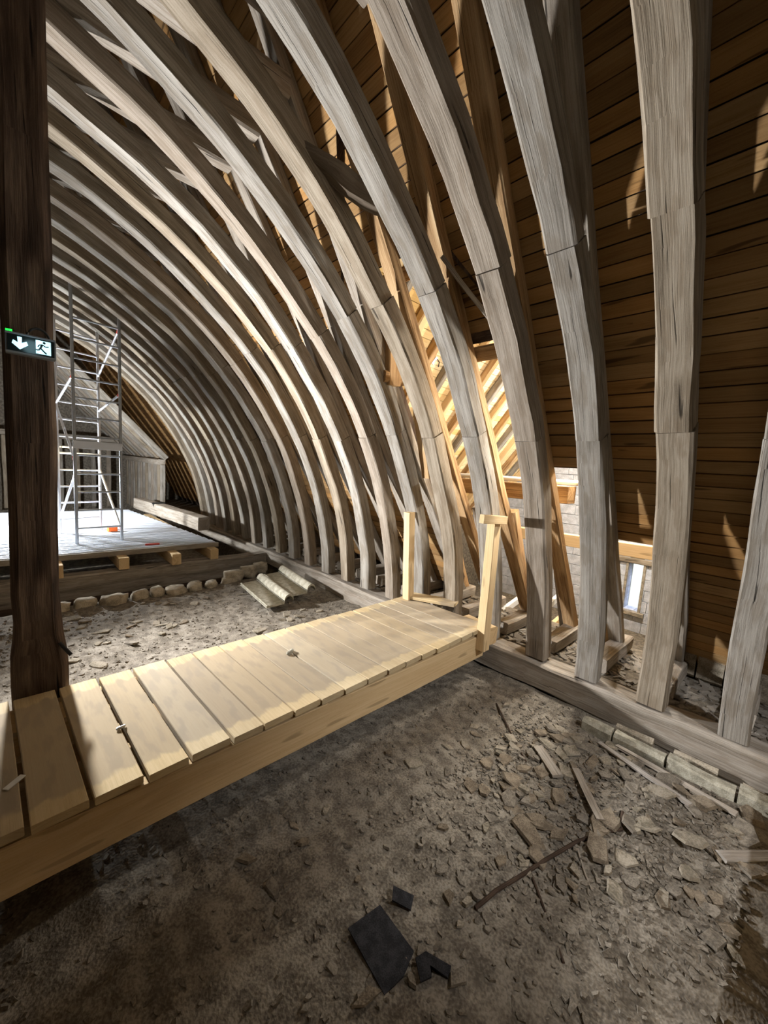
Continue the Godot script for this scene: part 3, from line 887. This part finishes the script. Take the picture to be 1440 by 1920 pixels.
# ------------------------------------------------------------------ far end: tie beam, deck, chancel roof
func build_far_end() -> void:
	var tb := split(Vector3(mx(3.95, -1), -2.27, -7.83), Vector3(3.95, -2.27, -7.83), 14)
	single("tie_beam", beam_at(tb, Vector3(0, 0, 1), 0.26, 0.44, {"ch": 0.02, "wob": 0.025}, tb[0]), M.oak_b, tb[0], "thick old oak tie beam carrying the scaffold deck joists", "beam")
	var lb := split(Vector3(mx(3.95, -1), -2.52, -7.66), Vector3(3.95, -2.52, -7.66), 10)
	single("ledger_beam", beam_at(lb, Vector3(0, 0, 1), 0.12, 0.16, {"ch": 0.02, "wob": 0.02}, lb[0]), M.dark_oak, lb[0], "thin dark timber ledge along the bottom of the tie beam", "beam")
	var jx := [-1.6, -0.6, 0.45, 1.335, 2.13, 2.84]
	var jn := ["", "", "", "leftmost of three seen from the walkway", "middle one of three seen from the walkway", "rightmost of three seen from the walkway"]
	for k in 6:
		var jp := [Vector3(jx[k], -1.935, -7.58 - 0.1 * (k % 2)), Vector3(jx[k] - 0.03, -1.935, -12.9)]
		single("deck_joist", beam_at(jp, Vector3.RIGHT, 0.15, 0.2, {"ch": 0.006}, jp[0]), M.pine, jp[0], "pale new joist end under the scaffold deck, " + jn[k] if k > 2 else "pale new joist under the scaffold deck, hidden behind the king post", "joist", "deck joists")
	var d := thing("scaffold_deck", "pale ribbed metal deck carrying the scaffold tower", "deck", Vector3(0.5, -1.83, -8.0))
	for k in 18:
		var z := -7.98 - 0.30 * k
		var xr := 2.98 - 0.03 * k
		part("deck_panel", beam([Vector3(-2.4, -1.79, z - 0.148), Vector3(xr, -1.79, z - 0.148)], Vector3(0, 0, 1), 0.285, 0.05, {"ch": 0.008}), M.zinc, d)
		for q in 3:
			part("deck_rib", beam([Vector3(-2.4, -1.757, z - 0.06 - 0.09 * q), Vector3(xr - 0.02, -1.757, z - 0.06 - 0.09 * q)], Vector3(0, 0, 1), 0.03, 0.016, {"ch": 0.004}), M.zinc, d)
	part("edge_board", beam([Vector3(-2.4, -1.80, -7.955), Vector3(3.0, -1.80, -7.925)], Vector3(0, 0, 1), 0.04, 0.09, {"ch": 0.005}), M.oak_b, d)
	# loose timber on the deck
	var bb := split(Vector3(3.15, -1.58, -9.2), Vector3(2.62, -1.50, -12.9), 8)
	var lt := thing("old_timber", "long grey squared timber lying along the right edge of the deck", "beam", bb[0])
	part("body", beam(bb, Vector3.RIGHT, 0.28, 0.30, {"ch": 0.02, "wob": 0.02}), M.oak_b, lt)
	part("strap", beam([Vector3(2.83, -1.515, -11.55), Vector3(2.815, -1.513, -11.68)], Vector3.RIGHT, 0.30, 0.32, {"ch": 0.02}), M.black, lt)
	single("red_bar", beam_at([Vector3(1.75, -1.735, -8.15), Vector3(1.98, -1.735, -8.13)], Vector3(0, 0, 1), 0.03, 0.03, {"ch": 0.004}, Vector3(1.75, -1.75, -8.15)), M.red, Vector3(1.75, -1.75, -8.15), "small red bar lying on the front edge of the deck", "bar")
	single("orange_block", beam_at([Vector3(1.42, -1.69, -9.8), Vector3(1.58, -1.69, -9.82)], Vector3(0, 0, 1), 0.12, 0.1, {"ch": 0.01}, Vector3(1.42, -1.74, -9.8)), M.orange, Vector3(1.42, -1.74, -9.8), "small orange block standing on the deck inside the tower", "block")
	# chancel: straight rafters on a plate carried by studs
	var pl := split(Vector3(3.16, -0.30, -12.75), Vector3(3.16, -0.30, -17.9), 8)
	single("wall_plate", beam_at(pl, Vector3.RIGHT, 0.22, 0.16, {"ch": 0.015, "wob": 0.02}, pl[0]), M.oak_b, pl[0], "old timber wall plate at the far end under straight rafters", "beam")
	for k in 9:
		var z := -12.85 - 0.6 * k
		var rp := split(Vector3(3.3, -0.2, z), Vector3(0.2, 3.05, z), 8)
		single("far_rafter", beam_at(rp, Vector3(0, 0, 1), 0.24, 0.16, {"ch": 0.015, "wob": 0.03}, rp[0]), M["oak_%d" % (k % 4)], rp[0], "straight broad rafter at the far end, %s beyond the last arched rib" % NTH[k], "rafter", "far straight rafters")
	for k in 14:
		var z := -12.75 - 0.36 * k
		var sp := split(Vector3(3.2, -2.05, z), Vector3(3.2, -0.38, z), 4)
		single("stud", beam_at(sp, Vector3.RIGHT, 0.12, 0.13, {"ch": 0.012, "wob": 0.03}, sp[0]), M["oak_%d" % (k % 4)], sp[0], "slim upright oak stud under the far wall plate, %s counted from the nave" % NTH[k], "stud", "far studs")
	for k in 12:
		var x := -2.4 + 0.45 * k
		var sp := split(Vector3(x, -2.1, -17.2), Vector3(x, 0.2, -17.2), 4)
		single("end_stud", beam_at(sp, Vector3.RIGHT, 0.13, 0.13, {"ch": 0.012, "wob": 0.03}, sp[0]), M["oak_%d" % (k % 4)], sp[0], "upright oak stud before the far end gable, %s counted from the left" % NTH[k], "stud", "end gable studs")
	var er := split(Vector3(-2.9, 0.3, -17.2), Vector3(3.1, 0.3, -17.2), 6)
	single("end_rail", beam_at(er, Vector3(0, 0, 1), 0.16, 0.18, {"ch": 0.015, "wob": 0.02}, er[0]), M.oak_b, er[0], "horizontal oak rail on top of the far end studs", "beam")

# ------------------------------------------------------------------ scaffold tower
func build_scaffold() -> void:
	var b := -1.75
	var t := thing("scaffold_tower", "tall aluminium scaffold tower standing on the metal deck", "scaffold", Vector3(1.08, b, -9.4))
	var nf := [Vector3(0.81, b, -8.75), Vector3(1.5, b, -8.82)]
	var ff := [Vector3(0.66, b, -9.95), Vector3(1.35, b, -10.15)]
	var top := 4.15
	for f in [nf, ff]:
		for p in f: part("standard", tube_mesh([p, p + Vector3(0, top + (0.3 if p == nf[0] else 0.0), 0)], 0.026, 10), M.alloy if f == ff else M.alloy_shaded, t)  # far frame takes the lit tone, near frame the shaded one
		var k := 0
		while 0.28 + 0.33 * k < top:
			var h := Vector3(0, 0.28 + 0.33 * k, 0)
			part("rung", tube_mesh([f[0] + h, f[1] + h], 0.017, 8), M.alloy if f == ff else M.alloy_shaded, t)
			k += 1
	for q in [[ff[0], 2.55, nf[0], 2.95], [ff[1], 2.5, nf[1], 2.75], [ff[0], 2.5, nf[0], 1.5], [ff[0], 0.3, nf[0], 1.25], [ff[1], 1.3, nf[1], 0.2], [ff[1], 3.2, nf[1], 3.9]]:
		var a: Vector3 = q[0] + Vector3(0, q[1], 0)
		var c: Vector3 = q[2] + Vector3(0, q[3], 0)
		var br := part("brace", tube_mesh([a, c], 0.022, 8), M.alloy, t)
		part("brace_clip", tube_mesh([c.lerp(a, 0.06), c.lerp(a, 0.0)], 0.028, 8), M.red, br)
	var pl := part("platform", beam([nf[0] + Vector3(-0.02, 1.78, 0.0), nf[1] + Vector3(0.02, 1.78, 0.0)], Vector3(0, 0, 1), 0.06, 0.14, {"ch": 0.006}), M.zinc, t)
	part("platform_board", beam([(nf[0] + nf[1]) * 0.5 + Vector3(0, 1.72, -0.02), (ff[0] + ff[1]) * 0.5 + Vector3(0, 1.72, 0)], Vector3.RIGHT, 0.62, 0.03, {"ch": 0.004}), M.plank_3, pl)

# ------------------------------------------------------------------ timbers around the opening
func build_opening() -> void:
	var hb := split(Vector3(4.26, -0.18, -4.3), Vector3(4.26, -0.175, -1.60), 6)
	single("trimmer_beam", beam_at(hb, Vector3.RIGHT, 0.2, 0.18, {"ch": 0.006, "wob": 0.006}, hb[0]), M.warm_oak, hb[0], "brown squared beam spanning the opening behind the ribs", "beam")
	single("conduit", tube_at([Vector3(4.34, -0.055, -4.2), Vector3(4.36, -0.05, -2.6), Vector3(4.36, -0.045, -0.85)], 0.028, Vector3(4.34, -0.08, -4.2)), M.white, Vector3(4.34, -0.08, -4.2), "white plastic conduit running on top of the brown beam", "pipe")
	var p2 := split(Vector3(6.5, -1.02, -3.9), Vector3(6.5, -0.95, -0.4), 6)
	single("plate_beam", beam_at(p2, Vector3.RIGHT, 0.16, 0.19, {"ch": 0.006, "wob": 0.006}, p2[0]), M.pine, p2[0], "bright new pine beam crossing the low side space above the slit window", "beam")
	for q in [[-3.05, 1.78, "upper"], [-2.1, 1.06, "lower"]]:
		pass
	var hd := [[Vector3(2.78, 1.83, -3.36), Vector3(2.78, 1.83, -2.30), "short brown header beam at the top of the roof opening"], [Vector3(3.21, 1.10, -2.33), Vector3(3.21, 1.10, -1.74), "short brown header beam closing the boards left of the fourth rib"]]
	for h in hd:
		single("header", beam_at([h[0], h[1]], Vector3(-cos(PITCH), sin(PITCH), 0), 0.13, 0.06, {"ch": 0.006}, h[0]), M.warm_oak, h[0], h[2], "beam")
	var pp := split(Vector3(3.13, 0.9, -3.28), Vector3(3.07, 1.66, -3.28), 4)
	var tp := thing("trimmer_post", "upright orange-brown post at the left edge of the roof opening", "post", pp[0])
	part("upright", beam(pp, Vector3.RIGHT, 0.17, 0.16, {"ch": 0.008, "wob": 0.01}), M.warm_oak, tp)
	part("lower_post", beam(split(Vector3(3.72, -0.1, -3.12), Vector3(3.36, 0.95, -3.12), 4), Vector3.RIGHT, 0.09, 0.12, {"ch": 0.008, "wob": 0.01}), M.warm_oak, tp)
	part("corbel", beam([Vector3(2.98, 0.98, -3.3), Vector3(3.32, 1.0, -3.3)], Vector3(0, 0, 1), 0.2, 0.12, {"ch": 0.02, "wob": 0.02}), M.warm_oak, tp)
	var lg := []
	for i in 9:
		var f := i / 8.0
		lg.append(Vector3(lerpf(1.62, 2.32, f), lerpf(2.24, 1.99, f) + 0.02 * sin(f * 7.0), lerpf(-2.80, -2.44, f)))
	single("rough_log", beam_at(lg, Vector3(0, 0, 1), 0.165, 0.15, {"ch": 0.05, "wob": 0.08, "taper": 0.85}, lg[0]), M.rough_bark, lg[0], "rough cracked log wedged slantwise between the fifth and sixth ribs", "log")
	var mb := thing("metal_clip", "small shiny metal clip under the pale boards of the side roof", "clip", Vector3(4.35, 1.50, -3.72))
	part("plate", beam([Vector3(4.33, 1.47, -3.72), Vector3(4.37, 1.56, -3.68)], Vector3.RIGHT, 0.05, 0.02, {"ch": 0.003}), M.alloy, mb)
	part("hook", tube_mesh([Vector3(4.37, 1.56, -3.69), Vector3(4.41, 1.50, -3.66), Vector3(4.42, 1.44, -3.68)], 0.008, 6), M.black, mb)
	var br := [Vector3(2.62, 1.72, -2.22), Vector3(3.12, 1.06, -1.80)]
	single("diagonal_brace", beam_at(split(br[0], br[1], 4), Vector3(0.3, 0.5, 0.8), 0.035, 0.2, {"ch": 0.004, "wob": 0.01}, br[0]), M.oak_b, br[0], "thin diagonal brace board between the fourth and fifth ribs", "brace")
	# loose timbers beyond the wall head
	var bt := [[Vector3(5.1, -2.0, -2.70), Vector3(5.9, -2.02, -2.86), 0.10, M.white], [Vector3(4.95, -2.1, -2.40), Vector3(5.4, -2.1, -2.48), 0.10, M.white], [Vector3(6.1, -2.0, -2.42), Vector3(6.7, -2.0, -2.52), 0.10, M.white], [Vector3(5.35, -2.08, -2.08), Vector3(5.9, -2.06, -2.13), 0.11, M.pine], [Vector3(5.3, -2.2, -1.9), Vector3(5.95, -2.15, -2.0), 0.12, M.pine]]
	var names := ["whitewashed batten low behind the fourth rib, the uppermost left one", "whitewashed batten low behind the fourth rib, the lower left one", "whitewashed batten low between the third and fourth ribs, uppermost", "pale batten low between the third and fourth ribs, upper of a crossed pair", "pale batten low between the third and fourth ribs, lower of a crossed pair"]
	for k in bt.size():
		single("batten", beam_at([bt[k][0], bt[k][1]], Vector3(0, 0, 1), 0.06, bt[k][2], {"ch": 0.004}, bt[k][0]), bt[k][3], bt[k][0], names[k], "batten", "loose battens beyond the wall head")
	for k in 8:
		var z := -4.9 + 0.52 * k
		var sp := split(Vector3(5.6, -2.9, z), Vector3(4.55, -0.45, z - 0.1), 5)
		single("strut", beam_at(sp, Vector3(0, 0, 1), 0.12, 0.13, {"ch": 0.012, "wob": 0.04}, sp[0]), M.oak_b if k % 2 == 0 else M.warm_oak, sp[0], "leaning oak strut behind the ribs beyond the walkway, %s from the far side" % NTH[k], "strut", "leaning struts below the opening")

# ------------------------------------------------------------------ stones, tiles, sticks, chips
func build_litter() -> void:
	org = Vector3.ZERO
	# row of stones in front of the tie beam
	var x := 0.2
	var k := 0
	while x < 2.75:
		var w := rng.randf_range(0.2, 0.42)
		var st := new_st()
		lump(st, Vector3.ZERO, Vector3(w * 1.08, rng.randf_range(0.16, 0.26), rng.randf_range(0.22, 0.34)), k * 13.0)
		single("edge_stone", done_plain(st), M.stone, Vector3(x + w * 0.5, GY + 0.01, -6.68 + rng.randf_range(-0.05, 0.05)), "rough pale stone in the row edging the rubble, %s from the king post" % NTH[k], "stone", "edge stones before the tie beam")
		x += w * rng.randf_range(0.92, 1.05)
		k += 1
	for q in [[2.85, -6.75, 0.4], [3.2, -6.9, 0.36], [3.5, -7.05, 0.3]]:
		var st := new_st()
		lump(st, Vector3.ZERO, Vector3(q[2], 0.26, 0.26), q[0] * 7.0)
		single("boulder", done_plain(st), M.stone, Vector3(q[0], GY + 0.09, q[1]), "big pale stone behind the cement tiles, %s from the left" % NTH[int((q[0] - 2.8) / 0.32)], "stone", "big stones behind the tiles")
	# cement roof tiles
	var tn := ["left cement roof tile with a rolled edge lying on the rubble", "right cement roof tile with a rolled edge lying on the rubble"]
	for i in 2:
		var prof := []
		for p in [Vector2(0, 0), Vector2(0.02, 0.012), Vector2(0.03, 0.0), Vector2(0.28, 0.0)]: prof.append(p)
		for q in 9:
			var a := PI - PI * q / 8.0
			prof.append(Vector2(0.355 + 0.075 * cos(a), 0.02 + 0.09 * sin(a)))
		var st := new_st()
		var L := 1.05
		for q in prof.size() - 1:
			var a: Vector2 = prof[q]
			var b: Vector2 = prof[q + 1]
			var n2: Vector2 = (b - a).orthogonal().normalized() * -1.0
			if n2.y < 0: n2 = n2
			var th := Vector2(0, 0.016)
			for zz in [[0.0, L]]:
				quad(st, [Vector3(a.x, a.y + th.y, 0), Vector3(b.x, b.y + th.y, 0), Vector3(b.x, b.y + th.y, -L), Vector3(a.x, a.y + th.y, -L)], [a, b, b, a], Vector3.UP, 1)
				quad(st, [Vector3(a.x, a.y - th.y, 0), Vector3(b.x, b.y - th.y, 0), Vector3(b.x, b.y - th.y, -L), Vector3(a.x, a.y - th.y, -L)], [a, b, b, a], Vector3.DOWN, 2)
				quad(st, [Vector3(a.x, a.y - th.y, 0), Vector3(b.x, b.y - th.y, 0), Vector3(b.x, b.y + th.y, 0), Vector3(a.x, a.y + th.y, 0)], [a, b, b, a], Vector3.BACK, 3)
		var m := single("roof_tile", done_plain(st), M.cement, Vector3(2.62 + 0.47 * i, GY + 0.09 + 0.05 * i, -5.05 - 0.12 * i), tn[i], "tile", "cement tiles on the rubble")
		m.rotation = Vector3(deg_to_rad(3), deg_to_rad(-3.0), deg_to_rad(3))
	# dark slate and its broken bits
	var sl := [[[Vector2(1.28, -1.171), Vector2(1.095, -1.198), Vector2(1.063, -0.91), Vector2(1.17, -0.90), Vector2(1.269, -0.93)], "large dark rectangular slate lying flat on the dust near the camera"], [[Vector2(1.399, -1.195), Vector2(1.447, -1.09), Vector2(1.385, -1.055), Vector2(1.345, -1.15)], "small dark slate piece at the upper right of the large slate"], [[Vector2(1.30, -0.885), Vector2(1.245, -0.90), Vector2(1.20, -0.83), Vector2(1.25, -0.81), Vector2(1.275, -0.84), Vector2(1.30, -0.76), Vector2(1.345, -0.775)], "jagged dark slate fragment below the large slate"]]
	for s in sl:
		var st := new_st()
		var c := Vector2.ZERO
		for p in s[0]: c += p
		c /= s[0].size()
		var pts := []
		for p in s[0]: pts.append(Vector3(p.x - c.x, 0, p.y - c.y))
		prism(st, pts, Vector3(0, 0.009, 0))
		single("slate", done_plain(st), M.slate, Vector3(c.x, ground(c.x, c.y) + 0.014, c.y), s[1], "slate", "dark slates")
	# sticks, rods and laths
	var sticks := [["iron_rod", [Vector2(1.639, -0.842), Vector2(1.80, -0.815), Vector2(1.965, -0.778), Vector2(2.2, -0.72), Vector2(2.44, -0.639), Vector2(2.62, -0.53), Vector2(2.70, -0.47), Vector2(2.83, -0.50)], 0.011, "dark_oak", "long bent dark rod lying across the rubble"], ["stick", [Vector2(2.13, -0.82), Vector2(1.95, -0.64), Vector2(1.762, -0.447)], 0.007, "dark_oak", "thin straight dark stick below the bent rod"], ["stick", [Vector2(3.36, -1.73), Vector2(3.1, -1.43), Vector2(2.85, -1.17)], 0.008, "dark_oak", "thin dark stick lying left of the brown plank"], ["stick", [Vector2(2.40, -0.62), Vector2(2.27, -0.53), Vector2(2.2, -0.47)], 0.006, "oak_b", "short grey twig under the middle of the bent rod"]]
	for s in sticks:
		var path := []
		for p in s[1]: path.append(Vector3(p.x, ground(p.x, p.y) + s[2] * 0.7, p.y))
		single(s[0], tube_at(path, s[2], path[0], 7), M[s[3]], path[0], s[4], "stick")
	var boards := [[Vector2(3.06, -1.17), Vector2(2.87, -0.93), 0.085, "oak_b", "short brown plank on the rubble before the sill beam"], [Vector2(2.93, -0.02), Vector2(3.45, 0.36), 0.07, "oak", "grey lath reaching from the rubble edge into the dark at right"], [Vector2(3.62, -0.75), Vector2(3.42, 0.02), 0.05, "oak_b", "long grey lath along the foot of the stone kerb"], [Vector2(3.50, -0.85), Vector2(3.22, -0.2), 0.045, "oak", "second grey lath beside the heap of shards"], [Vector2(3.02, -0.86), Vector2(2.66, -0.58), 0.05, "oak_b", "splintered grey lath right of the brown plank"]]
	for s in boards:
		var a := Vector3(s[0].x, ground(s[0].x, s[0].y) + 0.025, s[0].y)
		var b := Vector3(s[1].x, maxf(ground(s[1].x, s[1].y), GY - 0.03) + 0.025, s[1].y)
		single("lath", beam_at(split(a, b, 4), (b - a).cross(Vector3.UP), s[2], 0.02, {"ch": 0.003, "wob": 0.02}, a), M[s[3]], a, s[4], "plank")
	# stone kerb below the sill
	var kz := [0.36, 0.0, -0.42, -0.8, -1.05]
	for q in 4:
		var kb := [Vector3(3.72 - 0.008 * q, -2.235, kz[q] - 0.008), Vector3(3.725 - 0.008 * q, -2.235, kz[q + 1] + 0.008)]
		single("kerb_stone", beam_at(split(kb[0], kb[1], 4), Vector3.RIGHT, 0.13 - 0.012 * q, 0.2, {"ch": 0.018, "wob": 0.03}, kb[0]), M.cement, kb[0], "pale kerb stone in front of the sill beam, %s from the right edge" % NTH[q], "stone", "kerb stones below the sill")
	for q in 3:
		var kb := [Vector3(3.86, -2.22, 0.3 - 0.42 * q), Vector3(3.86, -2.22, 0.02 - 0.42 * q)]
		single("mortar_strip", beam_at(split(kb[0], kb[1], 3), Vector3.RIGHT, 0.05, 0.14, {"ch": 0.015, "wob": 0.04}, kb[0]), M.stone, kb[0], "thin pale mortar strip between kerb and sill, %s from the right edge" % NTH[q], "mortar", "mortar strips")
	# shards big enough to pick out
	for i in 280:
		var p: Vector2
		var r: float
		if i < 150:      # heap at the foot of the kerb
			p = Vector2(rng.randf_range(2.0, 3.62), rng.randf_range(-1.4, 0.12))
			p.x = lerpf(p.x, 3.2, rng.randf() * 0.5)
			r = rng.randf_range(0.02, 0.06) if i > 20 else rng.randf_range(0.06, 0.09)
		elif i < 205:
			p = Vector2(rng.randf_range(0.8, 3.6), rng.randf_range(-1.9, -0.3))
			r = rng.randf_range(0.016, 0.045)
		else:
			p = Vector2(rng.randf_range(0.35, 3.4), rng.randf_range(-6.4, -3.6))
			r = rng.randf_range(0.03, 0.075)
		var el := rng.randf_range(1.0, 2.1)
		var tone := rng.randi_range(0, 2)
		if i >= 205 and rng.randf() < 0.5: tone = 2
		var st := new_st()
		shard(st, Vector3.ZERO, r, rng.randf_range(0.008, 0.018), rng.randf() * TAU, Vector3(rng.randf_range(-0.2, 0.2), 0, rng.randf_range(-0.2, 0.2)), el, rng.randi_range(4, 7))
		var lab: String = ["small", "palm-sized", "large"][0 if r < 0.035 else (1 if r < 0.058 else 2)] + " " + ["brownish", "grey", "pale"][tone] + (" long" if el > 1.6 else " blunt") + " stone shard "
		if i >= 205:
			lab += "in the rubble behind the walkway, " + ("nearest part" if p.y > -4.6 else ("far part" if p.y < -5.7 else "middle part")) + (" by the post" if p.x < 1.4 else (" by the ribs" if p.x > 2.5 else ""))
		elif i < 150:
			lab += "in the heap " + ("against the kerb" if p.x > 3.3 else ("around the bent rod" if p.x < 2.7 else "beside the laths")) + (", far side" if p.y < -0.95 else (", near side" if p.y > -0.4 else ""))
		else:
			lab += "on the dust " + ("near the dark slates" if p.x < 1.6 else ("left of the brown plank" if p.x < 2.8 else "below the sill beam"))
		var gy := ground(p.x, p.y)
		for q in 4: gy = maxf(gy, ground(p.x + r * 0.5 * cos(q * 1.57), p.y + r * 0.5 * sin(q * 1.57)))
		single("shard", done_plain(st), M["shard_%d" % tone], Vector3(p.x, gy + 0.004, p.y), lab, "stone", "shards beyond the walkway" if i >= 205 else ("shards in the heap" if i < 150 else "shards on the near dust"))
	# everything smaller
	var sc := new_st()
	for i in 7000:
		var p := Vector2(rng.randf_range(-0.6, 3.9), rng.randf_range(-6.6, 0.12))
		if i % 3 == 0: p = Vector2(lerpf(rng.randf_range(1.5, 3.7), 3.2, rng.randf() * 0.6), rng.randf_range(-1.5, 0.1))
		shard(sc, Vector3(p.x, ground(p.x, p.y) - 0.001, p.y), rng.randf_range(0.004, 0.02), rng.randf_range(0.004, 0.012), rng.randf() * TAU, Vector3(rng.randf_range(-0.4, 0.4), 0, rng.randf_range(-0.4, 0.4)), rng.randf_range(1.0, 2.2), 5)
	var chips := single("rubble_chips", done_plain(sc), M.dull_stone, Vector3.ZERO, "countless small stone chips strewn over the dusty floor", "rubble")
	chips.set_meta("kind", "stuff")
	var wc := new_st()
	for i in 1600:
		var p := Vector2(rng.randf_range(4.27, 5.2), rng.randf_range(-7.0, 1.0))
		shard(wc, Vector3(p.x, -1.972, p.y), rng.randf_range(0.01, 0.05), rng.randf_range(0.006, 0.02), rng.randf() * TAU, Vector3(rng.randf_range(-0.4, 0.4), 0, rng.randf_range(-0.4, 0.4)), rng.randf_range(1.0, 2.5), 5)
	var chips2 := single("wall_chips", done_plain(wc), M.oak_0, Vector3.ZERO, "wood and stone chips strewn on the wall head behind the sill", "rubble")
	chips2.set_meta("kind", "stuff")
